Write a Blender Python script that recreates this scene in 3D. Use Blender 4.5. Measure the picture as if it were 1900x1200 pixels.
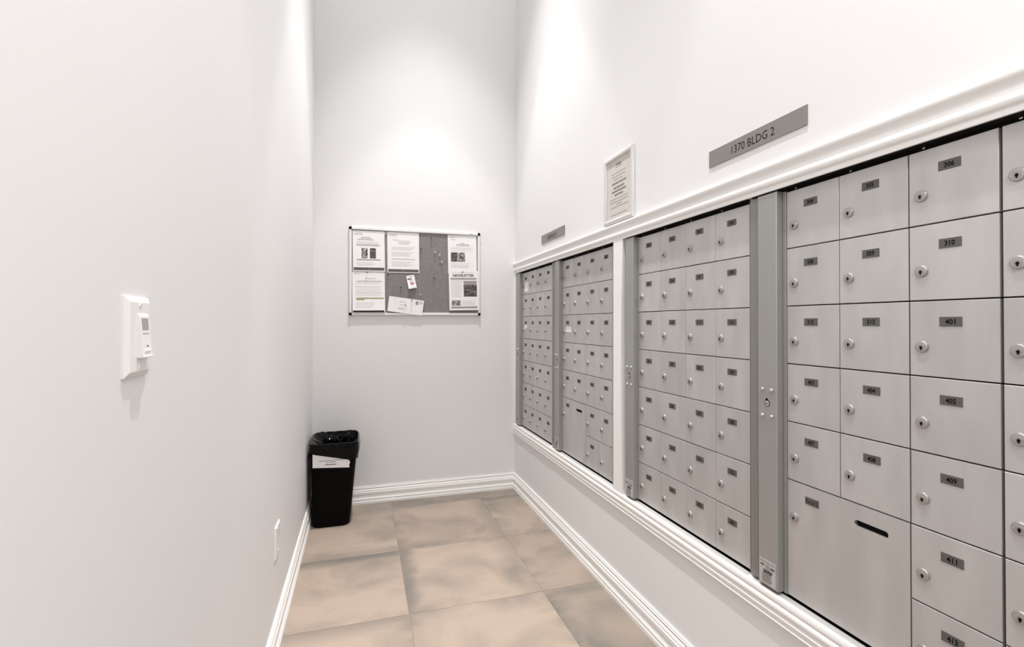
import bpy, bmesh, math, random
from mathutils import Vector, Matrix
random.seed(7)
PI = math.pi
for o in list(bpy.data.objects):
    bpy.data.objects.remove(o)
S = bpy.context.scene
COL = S.collection

# ------------------------------------------------------------------ camera
yaw, pitch, roll = math.radians(17.3235), math.radians(.58348), math.radians(.147745)
FPX, CY = 894.11, 590.91
fw = Vector((math.sin(yaw), math.cos(yaw), 0)); rt = Vector((math.cos(yaw), -math.sin(yaw), 0)); up = Vector((0, 0, 1))
w_ = fw * math.cos(pitch) + up * math.sin(pitch); u_ = up * math.cos(pitch) - fw * math.sin(pitch)
R_ = rt * math.cos(roll) + u_ * math.sin(roll); U_ = u_ * math.cos(roll) - rt * math.sin(roll)
cd = bpy.data.cameras.new('camera'); cam = bpy.data.objects.new('camera', cd); COL.objects.link(cam)
cam.matrix_world = Matrix(((R_.x, U_.x, -w_.x, 0), (R_.y, U_.y, -w_.y, 0), (R_.z, U_.z, -w_.z, 1.22), (0, 0, 0, 1)))
cd.sensor_fit = 'HORIZONTAL'; cd.sensor_width = 36; cd.lens = FPX / 1900 * 36
cd.shift_y = (CY - 600) / 1900
cd.clip_start = .02
S.camera = cam

# ------------------------------------------------------------------ dimensions of the room (metres)
XL, XR, YB, YF, ZC = -.306, 1.092, 3.427, -2.6, 4.8      # left, right, back, front walls and ceiling
ZT0, ZT1 = 1.5911, 1.669        # casing above the mailboxes
ZB0, ZB1 = .406, .4765          # casing below the mailboxes
XD = 1.112                      # plane of the mailbox doors
YO0, YO1 = .37, 3.402           # the opening along the right wall

# ------------------------------------------------------------------ light and exposure
S.view_settings.view_transform = 'Standard'
S.view_settings.look = 'None'
S.view_settings.gamma = 1
S.view_settings.use_curve_mapping = False
S.view_settings.exposure = -0.46
W = bpy.data.worlds.new('world'); S.world = W; W.use_nodes = True
W.node_tree.nodes['Background'].inputs[0].default_value = (1, 1, 1, 1)
W.node_tree.nodes['Background'].inputs[1].default_value = .3


def lamp(kind, name, loc, energy, color, rot=(0, 0, 0), **k):
    d = bpy.data.lights.new(name, kind); d.energy = energy; d.color = color
    for a, v in k.items(): setattr(d, a, v)
    o = bpy.data.objects.new(name, d); o.location = loc; o.rotation_euler = rot; COL.objects.link(o)
    return o


WARM = (1, .985, .965); NEUT = (1, .992, .985)
LX = .42
DOWN = [(LX, 2.62), (LX, .75)]
for i, (x, y) in enumerate(DOWN):
    lamp('SPOT', 'downlight_hot_beam', (x, y, ZC - .03), [185, 120][i], WARM, spot_size=math.radians(43), spot_blend=.22, shadow_soft_size=.03)
    lamp('SPOT', 'downlight_beam', (x, y, ZC - .03), [430, 400][i], NEUT, spot_size=math.radians([60, 70][i]), spot_blend=.85, shadow_soft_size=.05)
# added fill lamps out of view: overhead, behind the camera, at the front wall
lamp('AREA', 'overhead_fill_light', (.4, 1.2, ZC - .02), 36, NEUT, shape='RECTANGLE', size=.6, size_y=3.2)
lamp('AREA', 'rear_top_fill_light', (.4, -.55, 2.60), 31, NEUT, shape='DISK', size=.35)
lamp('AREA', 'front_wall_fill_light', (.4, YF + .03, 1.5), 24, (.97, .985, 1), (PI / 2, 0, PI), shape='RECTANGLE', size=1.1, size_y=2.2)

# ------------------------------------------------------------------ materials
MATS = {}


def mat(name, col, rough=.5, metal=0., spec=.5, noise=None, bump=None, rand=0, coat=0):
    """noise = (scale xyz, strength, detail) colour mottling; bump = (scale, strength, distance)."""
    if name in MATS: return MATS[name]
    m = bpy.data.materials.new(name); m.use_nodes = True; MATS[name] = m
    n = m.node_tree.nodes; l = m.node_tree.links; b = n['Principled BSDF']
    b.inputs['Base Color'].default_value = (*col, 1); b.inputs['Roughness'].default_value = rough
    b.inputs['Metallic'].default_value = metal; b.inputs['Specular IOR Level'].default_value = spec
    b.inputs['Coat Weight'].default_value = coat
    if noise or bump or rand:
        tc = n.new('ShaderNodeTexCoord'); oi = n.new('ShaderNodeObjectInfo')
        off = n.new('ShaderNodeVectorMath'); off.operation = 'ADD'
        cmb = n.new('ShaderNodeMath'); cmb.operation = 'MULTIPLY'; cmb.inputs[1].default_value = 37.
        l.new(oi.outputs['Random'], cmb.inputs[0])
        l.new(tc.outputs['Object'], off.inputs[0]); l.new(cmb.outputs[0], off.inputs[1])
    if noise:
        sc, st, de = noise
        mp = n.new('ShaderNodeMapping'); mp.inputs['Scale'].default_value = sc
        l.new(off.outputs[0], mp.inputs[0])
        nt = n.new('ShaderNodeTexNoise'); nt.inputs['Scale'].default_value = 1; nt.inputs['Detail'].default_value = de
        l.new(mp.outputs[0], nt.inputs['Vector'])
        mr = n.new('ShaderNodeMapRange'); mr.inputs[1].default_value = .3; mr.inputs[2].default_value = .7
        mr.inputs[3].default_value = 1 - st; mr.inputs[4].default_value = 1 + st
        l.new(nt.outputs['Fac'], mr.inputs[0])
        last = mr.outputs[0]
        if rand:
            r2 = n.new('ShaderNodeMapRange'); r2.inputs[3].default_value = 1 - rand; r2.inputs[4].default_value = 1 + rand
            l.new(oi.outputs['Random'], r2.inputs[0])
            mm = n.new('ShaderNodeMath'); mm.operation = 'MULTIPLY'; l.new(last, mm.inputs[0]); l.new(r2.outputs[0], mm.inputs[1]); last = mm.outputs[0]
        vm = n.new('ShaderNodeVectorMath'); vm.operation = 'SCALE'; vm.inputs[0].default_value = col
        l.new(last, vm.inputs['Scale']); l.new(vm.outputs[0], b.inputs['Base Color'])
    if bump:
        sc, st, di = bump
        nb = n.new('ShaderNodeTexNoise'); nb.inputs['Scale'].default_value = sc; nb.inputs['Detail'].default_value = 3
        l.new(off.outputs[0], nb.inputs['Vector'])
        bp = n.new('ShaderNodeBump'); bp.inputs['Strength'].default_value = st; bp.inputs['Distance'].default_value = di
        l.new(nb.outputs['Fac'], bp.inputs['Height']); l.new(bp.outputs[0], b.inputs['Normal'])
    return m


M_WALL = mat('wall_paint', (.805, .797, .797), .55, spec=.3, noise=((1.3, 1.3, 1.3), .012, 2), bump=(260, .06, .001))
M_CEIL = mat('ceiling_paint', (.84, .83, .82), .8)
M_TRIM = mat('trim_paint', (.88, .865, .845), .32, bump=(60, .04, .001))
M_GROUT = mat('grout', (.34, .285, .24), .9)
M_DOOR = mat('door_aluminium', (.54, .525, .518), .42, metal=.45, noise=((16, 16, 4), .075, 6), rand=.035, bump=(120, .05, .0004))
M_POST = mat('post_aluminium', (.375, .37, .355), .42, metal=.5, noise=((5, 5, 1), .03, 3))
M_FRAME = mat('frame_aluminium', (.27, .265, .25), .45, metal=.5)
M_DARK = mat('dark_cavity', (.006, .0055, .005), .8, spec=.1)
M_SILL = mat('sill_aluminium', (.55, .54, .52), .5, metal=.2)
M_PLATE = mat('plate_grey', (.098, .093, .087), .5)
M_INK = mat('ink_black', (.004, .0036, .0033), .7, spec=.1)
M_INKG = mat('ink_grey', (.33, .31, .30), .7)
M_INKL = mat('ink_light', (.58, .56, .55), .7)
M_CHROME = mat('lock_chrome', (.62, .60, .58), .22, metal=.95)
M_LOCK = mat('lock_satin', (.44, .42, .405), .38, metal=.75)
M_LOCKC = mat('lock_core', (.36, .34, .33), .5, metal=.6)
M_SIGN = mat('sign_grey', (.245, .228, .215), .45, metal=.1)
M_PAPER = mat('paper_white', (.90, .885, .885), .8)
M_PAPERG = mat('paper_grey', (.62, .585, .54), .8)
M_FELT = mat('felt_grey', (.235, .22, .22), .95, noise=((60, 60, 60), .10, 4), bump=(300, .3, .001))
M_WHITE = mat('white_plastic', (.88, .87, .85), .28)
M_LENS = mat('lens_grey', (.36, .355, .35), .3)
M_FRWHITE = mat('frame_white', (.84, .83, .815), .25)
M_SILVER = mat('frame_silver', (.70, .69, .67), .22, metal=.25)
M_BLACKP = mat('black_plastic', (.0022, .0018, .0016), .55, spec=.07)
M_LINER = mat('liner_black', (.002, .0018, .0017), .12, spec=.15, bump=(24, .5, .008))
M_PIN = mat('pin_dark', (.03, .028, .03), .3)
M_PINW = mat('pin_clear', (.80, .78, .76), .15)
M_STEEL = mat('pin_steel', (.25, .24, .24), .3, metal=.9)
M_GREEN = mat('ink_olive', (.36, .38, .22), .7)
M_RED = mat('ink_red', (.40, .10, .10), .7)
M_STICK = mat('sticker_silver', (.50, .49, .475), .5)


def photo_mat(name, sc, lo, hi):
    m = bpy.data.materials.new(name); m.use_nodes = True; n = m.node_tree.nodes; l = m.node_tree.links; b = n['Principled BSDF']
    tc = n.new('ShaderNodeTexCoord'); nt = n.new('ShaderNodeTexNoise'); nt.inputs['Scale'].default_value = sc; nt.inputs['Detail'].default_value = 5
    nt.inputs['Distortion'].default_value = 1.2
    cr = n.new('ShaderNodeValToRGB'); cr.color_ramp.elements[0].position = .42; cr.color_ramp.elements[1].position = .62
    cr.color_ramp.elements[0].color = (*lo, 1); cr.color_ramp.elements[1].color = (*hi, 1)
    l.new(tc.outputs['Object'], nt.inputs['Vector']); l.new(nt.outputs['Fac'], cr.inputs[0]); l.new(cr.outputs[0], b.inputs['Base Color'])
    b.inputs['Roughness'].default_value = .6
    return m


M_PH1 = photo_mat('print_photo', 90, (.03, .025, .022), (.62, .58, .55))
M_PH2 = photo_mat('print_photo_dark', 80, (.025, .02, .018), (.22, .19, .17))


def tile_mat():
    m = bpy.data.materials.new('porcelain_tile'); m.use_nodes = True; n = m.node_tree.nodes; l = m.node_tree.links; b = n['Principled BSDF']
    tc = n.new('ShaderNodeTexCoord'); oi = n.new('ShaderNodeObjectInfo')
    mu = n.new('ShaderNodeMath'); mu.operation = 'MULTIPLY'; mu.inputs[1].default_value = 53; l.new(oi.outputs['Random'], mu.inputs[0])
    ad = n.new('ShaderNodeVectorMath'); ad.operation = 'ADD'; l.new(tc.outputs['Object'], ad.inputs[0]); l.new(mu.outputs[0], ad.inputs[1])
    # large clouds
    n1 = n.new('ShaderNodeTexNoise'); n1.inputs['Scale'].default_value = 2.6; n1.inputs['Detail'].default_value = 5; n1.inputs['Roughness'].default_value = .55; n1.inputs['Distortion'].default_value = .5
    l.new(ad.outputs[0], n1.inputs['Vector'])
    # smoky smears, wider along x
    mp = n.new('ShaderNodeMapping'); mp.inputs['Scale'].default_value = (2.2, 5.5, 1); l.new(ad.outputs[0], mp.inputs[0])
    n2 = n.new('ShaderNodeTexNoise'); n2.inputs['Scale'].default_value = 1.1; n2.inputs['Detail'].default_value = 6; n2.inputs['Roughness'].default_value = .6
    l.new(mp.outputs[0], n2.inputs['Vector'])
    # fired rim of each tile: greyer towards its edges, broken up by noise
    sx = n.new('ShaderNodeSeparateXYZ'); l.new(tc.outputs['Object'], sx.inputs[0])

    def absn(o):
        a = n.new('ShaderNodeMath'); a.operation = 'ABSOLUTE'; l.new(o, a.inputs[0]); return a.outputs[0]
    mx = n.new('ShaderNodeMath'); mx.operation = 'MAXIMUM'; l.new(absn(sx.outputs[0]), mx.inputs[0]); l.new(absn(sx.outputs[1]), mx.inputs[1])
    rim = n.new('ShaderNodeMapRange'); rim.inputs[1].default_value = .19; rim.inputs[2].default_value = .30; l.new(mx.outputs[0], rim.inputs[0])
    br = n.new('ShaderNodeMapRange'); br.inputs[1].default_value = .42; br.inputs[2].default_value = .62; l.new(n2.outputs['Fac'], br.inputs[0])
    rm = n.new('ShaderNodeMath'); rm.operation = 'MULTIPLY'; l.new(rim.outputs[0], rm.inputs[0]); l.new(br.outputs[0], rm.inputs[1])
    cl = n.new('ShaderNodeMapRange'); cl.inputs[1].default_value = .45; cl.inputs[2].default_value = .72; cl.inputs[4].default_value = .75; l.new(n1.outputs['Fac'], cl.inputs[0])
    sc = n.new('ShaderNodeSeparateColor'); l.new(oi.outputs['Color'], sc.inputs[0])

    def mth(op, a, c=None):
        q = n.new('ShaderNodeMath'); q.operation = op; q.use_clamp = op == 'ADD'
        l.new(a, q.inputs[0]) if not isinstance(a, float) else setattr(q.inputs[0], 'default_value', a)
        if c is not None: l.new(c, q.inputs[1]) if not isinstance(c, float) else setattr(q.inputs[1], 'default_value', c)
        return q.outputs[0]

    def band(o, lo, hi, amp):
        wob = mth('MULTIPLY_ADD', n2.outputs['Fac'], .16); wob.node.inputs[2].default_value = -.08
        r_ = n.new('ShaderNodeMapRange'); r_.interpolation_type = 'SMOOTHSTEP'; r_.inputs[1].default_value = lo; r_.inputs[2].default_value = hi
        l.new(mth('SUBTRACT', o, wob), r_.inputs[0]); return mth('MULTIPLY', r_.outputs[0], amp)
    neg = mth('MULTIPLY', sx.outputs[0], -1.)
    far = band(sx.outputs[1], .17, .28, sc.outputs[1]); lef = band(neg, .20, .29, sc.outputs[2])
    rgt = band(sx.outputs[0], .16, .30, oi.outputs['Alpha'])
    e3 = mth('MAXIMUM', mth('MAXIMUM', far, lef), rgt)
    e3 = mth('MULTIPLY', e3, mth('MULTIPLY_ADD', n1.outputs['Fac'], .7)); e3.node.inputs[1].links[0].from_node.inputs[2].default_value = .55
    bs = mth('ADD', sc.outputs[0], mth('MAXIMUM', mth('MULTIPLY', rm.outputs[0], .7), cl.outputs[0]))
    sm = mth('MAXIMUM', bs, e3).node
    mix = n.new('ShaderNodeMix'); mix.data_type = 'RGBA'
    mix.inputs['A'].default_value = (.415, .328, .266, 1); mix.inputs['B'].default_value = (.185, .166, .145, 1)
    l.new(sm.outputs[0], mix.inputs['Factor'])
    rr = n.new('ShaderNodeMapRange'); rr.inputs[3].default_value = .93; rr.inputs[4].default_value = 1.06; l.new(oi.outputs['Random'], rr.inputs[0])
    vs = n.new('ShaderNodeVectorMath'); vs.operation = 'SCALE'; l.new(mix.outputs['Result'], vs.inputs[0]); l.new(rr.outputs[0], vs.inputs['Scale'])
    l.new(vs.outputs[0], b.inputs['Base Color'])
    rg = n.new('ShaderNodeMapRange'); rg.inputs[3].default_value = .42; rg.inputs[4].default_value = .6; l.new(n2.outputs['Fac'], rg.inputs[0]); l.new(rg.outputs[0], b.inputs['Roughness'])
    bp = n.new('ShaderNodeBump'); bp.inputs['Strength'].default_value = .12; bp.inputs['Distance'].default_value = .002; l.new(n2.outputs['Fac'], bp.inputs['Height']); l.new(bp.outputs[0], b.inputs['Normal'])
    b.inputs['Specular IOR Level'].default_value = .4
    return m


M_TILE = tile_mat()


# ------------------------------------------------------------------ mesh helpers
class MB:
    def __init__(s):
        s.v = []; s.f = []; s.m = []; s.mats = []

    def mi(s, m):
        if m not in s.mats: s.mats.append(m)
        return s.mats.index(m)

    def add(s, vs, fs, m):
        b = len(s.v); s.v += [tuple(p) for p in vs]; k = s.mi(m)
        for f in fs: s.f.append(tuple(i + b for i in f)); s.m.append(k)
        return s

    def box(s, x0, x1, y0, y1, z0, z1, m):
        x0, x1 = sorted((x0, x1)); y0, y1 = sorted((y0, y1)); z0, z1 = sorted((z0, z1))
        return s.add([(x0, y0, z0), (x1, y0, z0), (x1, y1, z0), (x0, y1, z0), (x0, y0, z1), (x1, y0, z1), (x1, y1, z1), (x0, y1, z1)],
                     [(0, 3, 2, 1), (4, 5, 6, 7), (0, 1, 5, 4), (1, 2, 6, 5), (2, 3, 7, 6), (3, 0, 4, 7)], m)

    def panel(s, x0, x1, yf, yb, z0, z1, c, m):
        """box facing -y (front at yf) whose front edges are chamfered by c"""
        a = [(x0, yb, z0), (x1, yb, z0), (x1, yb, z1), (x0, yb, z1)]
        b = [(x0, yf + c, z0), (x1, yf + c, z0), (x1, yf + c, z1), (x0, yf + c, z1)]
        d = [(x0 + c, yf, z0 + c), (x1 - c, yf, z0 + c), (x1 - c, yf, z1 - c), (x0 + c, yf, z1 - c)]
        fs = [(3, 2, 1, 0), (8, 9, 10, 11)]
        for k in range(4):
            j = (k + 1) % 4; fs += [(k, j, 4 + j, 4 + k), (4 + k, 4 + j, 8 + j, 8 + k)]
        return s.add(a + b + d, fs, m)

    def quad(s, x0, x1, z0, z1, y, m):
        return s.add([(x0, y, z0), (x1, y, z0), (x1, y, z1), (x0, y, z1)], [(0, 1, 2, 3)], m)

    def lathe(s, cx, cz, prof, m, n=20, y0=0):
        """turned about the local y axis; prof = [(radius, y)] from back to front"""
        vs = []; fs = []
        for r, y in prof:
            for k in range(n):
                a = 2 * PI * k / n; vs.append((cx + r * math.cos(a), y0 + y, cz + r * math.sin(a)))
        for j in range(len(prof) - 1):
            for k in range(n):
                q = (k + 1) % n; fs.append((j * n + k, j * n + q, (j + 1) * n + q, (j + 1) * n + k))
        fs.append(tuple((len(prof) - 1) * n + k for k in range(n)))
        return s.add(vs, fs, m)

    def build(s, name, parent=None, smooth=False, loc=None, rotz=None, xf=None):
        me = bpy.data.meshes.new(name)
        vs = [tuple(xf @ Vector(p)) for p in s.v] if xf else s.v
        me.from_pydata(vs, [], s.f)
        for m in s.mats: me.materials.append(m)
        me.polygons.foreach_set('material_index', s.m)
        bm = bmesh.new(); bm.from_mesh(me); bmesh.ops.recalc_face_normals(bm, faces=[f for f in bm.faces if s.solid]) if s.solid else None
        bm.to_mesh(me); bm.free()
        if smooth:
            me.polygons.foreach_set('use_smooth', [True] * len(me.polygons))
            me.set_sharp_from_angle(angle=math.radians(38))
        o = bpy.data.objects.new(name, me); COL.objects.link(o)
        if parent: o.parent = parent
        if loc: o.location = loc
        if rotz is not None: o.rotation_euler = (0, 0, rotz)
        return o
    solid = False


def tag(o, label=None, cat=None, group=None, kind=None):
    if label: o['label'] = label
    if cat: o['category'] = cat
    if group: o['group'] = group
    if kind: o['kind'] = kind
    return o


def empty(name, loc, rotz=0):
    o = bpy.data.objects.new(name, None); o.location = loc; o.rotation_euler = (0, 0, rotz); o.empty_display_size = .05
    COL.objects.link(o); return o


def dup(o, parent, loc=None):
    c = o.copy(); COL.objects.link(c); c.parent = parent
    if loc: c.location = loc
    return c


# lettering: triangulated glyph outlines of the built-in font
GL = {}


def glyphs(text, bold=0.):
    k = (text, bold)
    if k in GL: return GL[k]
    cu = bpy.data.curves.new('lettering', 'FONT'); cu.body = text; cu.size = 1; cu.resolution_u = 2; cu.offset = bold
    cu.align_x = 'CENTER'; cu.fill_mode = 'FRONT' if hasattr(cu, 'fill_mode') and False else cu.fill_mode
    o = bpy.data.objects.new('lettering', cu); COL.objects.link(o)
    dg = bpy.context.evaluated_depsgraph_get(); me = bpy.data.meshes.new_from_object(o.evaluated_get(dg))
    vs = [tuple(v.co) for v in me.vertices]; fs = [tuple(p.vertices) for p in me.polygons]
    bpy.data.objects.remove(o); bpy.data.meshes.remove(me); bpy.data.curves.remove(cu)
    x0 = min(v[0] for v in vs); x1 = max(v[0] for v in vs); y0 = min(v[1] for v in vs); y1 = max(v[1] for v in vs)
    GL[k] = ([((v[0] - (x0 + x1) / 2), (v[1] - (y0 + y1) / 2)) for v in vs], fs, x1 - x0, y1 - y0)
    return GL[k]


def letter(mb, text, cx, cz, y, m, h=None, w=None, bold=0., rot=0):
    vs, fs, gw, gh = glyphs(text, bold)
    sz = h / gh if h else w / gw; sx = w / gw if w else sz
    c, s_ = math.cos(rot), math.sin(rot)
    mb.add([(cx + a * sx * c - b * sz * s_, y, cz + a * sx * s_ + b * sz * c) for a, b in vs], fs, m)


def words(mb, x0, x1, z, h, y, m, gap=.25, ragged=0):
    """a line of print too small to read: a row of word-length dashes"""
    x = x0
    end = x1 - ragged * random.random() * (x1 - x0)
    while x < end - h:
        L = min(h * random.uniform(1.5, 5), end - x)
        mb.quad(x, x + L, z - h / 2, z + h / 2, y, m); x += L + h * (.45 + gap)


# ------------------------------------------------------------------ room shell
def struct(mb, name, smooth=False):
    o = mb.build(name, smooth=smooth); o['kind'] = 'structure'; return o


T = .14
b = MB(); b.box(XL - T, XR + T, YF - T, YB + T, -.12, -.0022, M_GROUT); floor = struct(b, 'floor')
b = MB(); b.box(XL - T, XR + T, YF - T, YB + T, ZC, ZC + .1, M_CEIL); struct(b, 'ceiling')
b = MB(); b.box(XL - T, XL, YF, YB, -.006, ZC, M_WALL); struct(b, 'wall_left')
b = MB(); b.box(XL - T, XR + T, YB, YB + T, -.006, ZC, M_WALL); struct(b, 'wall_back')
# unseen soffit added behind the camera, above the fill lamp there
b = MB(); b.box(XL, XR, YF, -.25, 2.63, 2.80, M_CEIL); struct(b, 'added_soffit')
# front wall (behind the camera) around the added window opening
b = MB(); b.box(XL - T, -.16, YF - T, YF, -.006, ZC, M_WALL).box(.96, XR + T, YF - T, YF, -.006, ZC, M_WALL)
b.box(-.16, .96, YF - T, YF, 2.62, ZC, M_WALL).box(-.16, .96, YF - T, YF, -.006, .38, M_WALL); struct(b, 'wall_front')
# right wall with the recess for the mailboxes
XW = XR + T
b = MB(); Z0, Z1 = ZB1 + .001, ZT0 + .002
b.box(XR, XW, YF, YB, -.006, Z0, M_WALL).box(XR, XW, YF, YB, Z1, ZC, M_WALL)
b.box(XR, XW, YF, YO0, Z0, Z1, M_WALL).box(XR, XW, YO1, YB, Z0, Z1, M_WALL).box(XR, XW, 1.880, 1.934, Z0, Z1, M_WALL)
b.box(XW - .02, XW, YO0, 1.880, Z0, Z1, M_WALL).box(XW - .02, XW, 1.934, YO1, Z0, Z1, M_WALL)
struct(b, 'wall_right')

# floor tiles, each one its own piece
xs = [-.401, .197, .795, 1.393]
ys = [3.26 + .598]
ys = [3.883, 3.285, 2.663, 2.069, 1.475, .879, .283, -.313, -.909, -1.505, -2.101, -2.697]
J = .0017
# print of each tile: overall grey, grey along its far, left and right edge
TC = {(0, 0): (.2, 0, 0, 0), (1, 0): (.6, 0, 0, 0), (2, 0): (.5, 0, 0, 0), (0, 1): (.08, .6, 0, 0), (1, 1): (.04, 0, 0, .6), (2, 1): (.22, 1, 0, .3),
      (0, 2): (0, 1, 0, 0), (1, 2): (0, 0, 1, .5), (2, 2): (.18, 0, 0, .9), (0, 3): (0, .75, 0, 0), (1, 3): (0, 0, .3, 0), (2, 3): (.45, .4, .4, .2)}
for i in range(len(xs) - 1):
    for j in range(len(ys) - 1):
        x0, x1 = max(xs[i] + J, XL + .002), min(xs[i + 1] - J, XR - .002); y1, y0 = min(ys[j] - J, YB - .002), max(ys[j + 1] + J, YF + .002)
        if x1 - x0 < .02 or y1 - y0 < .02: continue
        cx, cy = (xs[i] + xs[i + 1]) / 2, (ys[j] + ys[j + 1]) / 2
        m = MB(); c = .0012
        v = [(x0 - cx, y0 - cy), (x1 - cx, y0 - cy), (x1 - cx, y1 - cy), (x0 - cx, y1 - cy)]
        vi = [(x0 - cx + c, y0 - cy + c), (x1 - cx - c, y0 - cy + c), (x1 - cx - c, y1 - cy - c), (x0 - cx + c, y1 - cy - c)]
        vs = [(a, d, -.0021) for a, d in v] + [(a, d, -c) for a, d in v] + [(a, d, 0) for a, d in vi]
        fs = [(3, 2, 1, 0), (8, 9, 10, 11)]
        for k in range(4):
            q = (k + 1) % 4; fs += [(k, q, 4 + q, 4 + k), (4 + k, 4 + q, 8 + q, 8 + k)]
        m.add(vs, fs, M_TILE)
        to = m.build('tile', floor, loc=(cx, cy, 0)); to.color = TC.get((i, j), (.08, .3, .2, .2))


# mouldings: profile = [(protrusion, z)], run along a wall with mitred ends
def mould(name, prof, p0, p1, out, m0=0, m1=0, mat_=None, kind='structure'):
    p0, p1, out = Vector(p0), Vector(p1), Vector(out); d = (p1 - p0).normalized(); n = len(prof); vs = []
    for p, e, mi in ((p0, 1, m0), (p1, -1, m1)):
        for a, z in prof: vs.append(p + out * a + d * (e * mi * a) + Vector((0, 0, z)))
    fs = [(k, (k + 1) % n, n + (k + 1) % n, n + k) for k in range(n)] + [tuple(range(n)), tuple(range(2 * n - 1, n - 1, -1))]
    mb = MB(); mb.solid = True; mb.add(vs, fs, mat_ or M_TRIM)
    o = mb.build(name, smooth=True); o['kind'] = kind; return o


def arc(a0, z0, a1, z1, bulge, n=5):
    """points from (a0,z0) to (a1,z1) bulging by `bulge` to the side"""
    pts = []; dx, dz = a1 - a0, z1 - z0; L = math.hypot(dx, dz)
    for k in range(1, n):
        t = k / n; h = math.sin(PI * t) * bulge; pts.append((a0 + dx * t + dz / L * h, z0 + dz * t - dx / L * h))
    return pts


BASE = [(0, .113), (.0070, .113)] + arc(.0070, .113, .0095, .105, .0022) + [(.0095, .105), (.0055, .1035), (.0055, .098)] \
    + arc(.0055, .098, .0120, .078, -.0026) + [(.0120, .078), (.0150, .0765), (.0150, .062), (.0115, .060), (.0115, .054), (.0135, .052), (.0135, .048), (.0115, .046)] \
    + arc(.0115, .046, .0150, .036, -.001) + [(.0150, .036), (.0190, .0335)] + arc(.0190, .0335, .0190, .022, .0014) + [(.0190, .022), (.0160, .0205), (.0205, .017), (.0205, .0005), (0, .0005)]
BASE = [(a, z) for a, z in BASE]
mould('baseboard_back', BASE, (XL, YB, 0), (XR, YB, 0), (0, -1, 0), 1, 1)
mould('baseboard_left', BASE, (XL, YF, 0), (XL, YB, 0), (1, 0, 0), 0, 1)
mould('baseboard_right', BASE, (XR, YF, 0), (XR, YB, 0), (-1, 0, 0), 0, 1)
# casing over and under the boxes (bead, cove, bead, flat)
h = ZT1 - ZT0
CT = [(0, 0), (.0045, 0), (.0055, .012), (.0080, .0145), (.0095, .0155)] + arc(.0095, .0155, .0115, .031, .0016) + [(.0115, .031), (.0085, .035)] \
    + arc(.0085, .035, .0085, .054, -.0035) + [(.0085, .054), (.0110, .0575), (.0145, .0605)] + arc(.0145, .0605, .0050, h - .001, .0065, 7) + [(.005, h - .001), (0, h)]
mould('trim_1', [(a, z + ZT0) for a, z in CT], (XR, YF, 0), (XR, YB, 0), (-1, 0, 0))
h2 = ZB1 - ZB0
CB = [(0, h2), (.0070, h2), (.0085, h2 - .002), (.0085, h2 - .013), (.0060, h2 - .016), (.0060, h2 - .019)] + arc(.0060, h2 - .019, .0115, h2 - .034, -.0022) \
    + [(.0115, h2 - .034)] + arc(.0115, h2 - .034, .0110, h2 - .050, .0028) + [(.0110, h2 - .050), (.0085, h2 - .053), (.0100, h2 - .055)] \
    + arc(.0100, h2 - .055, .0100, h2 - .068, .0040) + [(.0100, h2 - .068), (.006, .001), (0, 0)]
mould('trim_2', [(a, z + ZB0) for a, z in CB], (XR, YF, 0), (XR, YB, 0), (-1, 0, 0))
# upright casing strip between the two pairs of cabinets, its right edge cut a little wavy
mb = MB(); mb.solid = True; N = 24; vs = []
za, zb_ = ZB1 - .001, ZT0 + .002
for k in range(N + 1):
    t = k / N; z = za + (zb_ - za) * t
    wv = 1.866 + .012 * math.sin(PI * t) ** 2 * (1 if t > .05 else 0) + .0015 * math.sin(11 * t)
    for x, y in ((XR + .03, 1.9445), (XR - .0055, 1.9445), (XR - .0055, wv), (XR + .03, wv)): vs.append((x, y, z))
fs = [(0, 1, 2, 3), (4 * N + 3, 4 * N + 2, 4 * N + 1, 4 * N)]
for k in range(N):
    for q in range(4):
        fs.append((4 * k + q, 4 * k + (q + 1) % 4, 4 * k + 4 + (q + 1) % 4, 4 * k + 4 + q))
mb.add(vs, fs, M_TRIM); o = mb.build('trim_3'); o['kind'] = 'structure'
mb = MB(); mb.box(XR - .004, XR + .03, YO1 - .0015, YB, za, zb_, M_TRIM); o = mb.build('trim_4'); o['kind'] = 'structure'
# unseen window frame added behind the camera to go with the fill light
mb = MB(); mb.box(-.16, -.12, YF - .08, YF - .02, .38, 2.62, M_TRIM).box(.92, .96, YF - .08, YF - .02, .38, 2.62, M_TRIM)
mb.box(-.12, .92, YF - .08, YF - .02, .38, .42, M_TRIM).box(-.12, .92, YF - .08, YF - .02, 2.58, 2.62, M_TRIM)
o = mb.build('added_window_frame'); o['kind'] = 'structure'

# ------------------------------------------------------------------ mailboxes
ZTOP, RH, ZBOT = 1.5827, .15665, .4861
ROT_R = -PI / 2     # local x runs to the right as seen by someone facing the right wall, local -y faces them

# shared lock: rim, body and key slot
mb = MB(); mb.lathe(0, 0, [(.0120, 0), (.0124, -.0012), (.0122, -.0030), (.0112, -.0042), (.0100, -.0045)], M_LOCK, 24)
mb.lathe(.0005, -.0015, [(.0062, -.0044), (.0060, -.0050)], M_LOCKC, 16)
mb.box(-.0007, .0017, -.0056, -.0050, -.0066, .0015, M_INK); mb.lathe(.0005, -.0016, [(.0027, -.005), (.0026, -.0057)], M_INK, 10)
lock_src = mb.build('lock', smooth=True); LOCK = lock_src.data; bpy.data.objects.remove(lock_src)
mb = MB(); mb.lathe(0, 0, [(.0060, 0), (.0062, -.0015), (.0050, -.0040), (.0028, -.0054)], M_CHROME, 16)
t_ = mb.build('bolt', smooth=True); BOLT = t_.data; bpy.data.objects.remove(t_)


def part_mesh(name, me, parent, loc):
    o = bpy.data.objects.new(name, me); COL.objects.link(o); o.parent = parent; o.location = loc; return o


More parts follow.
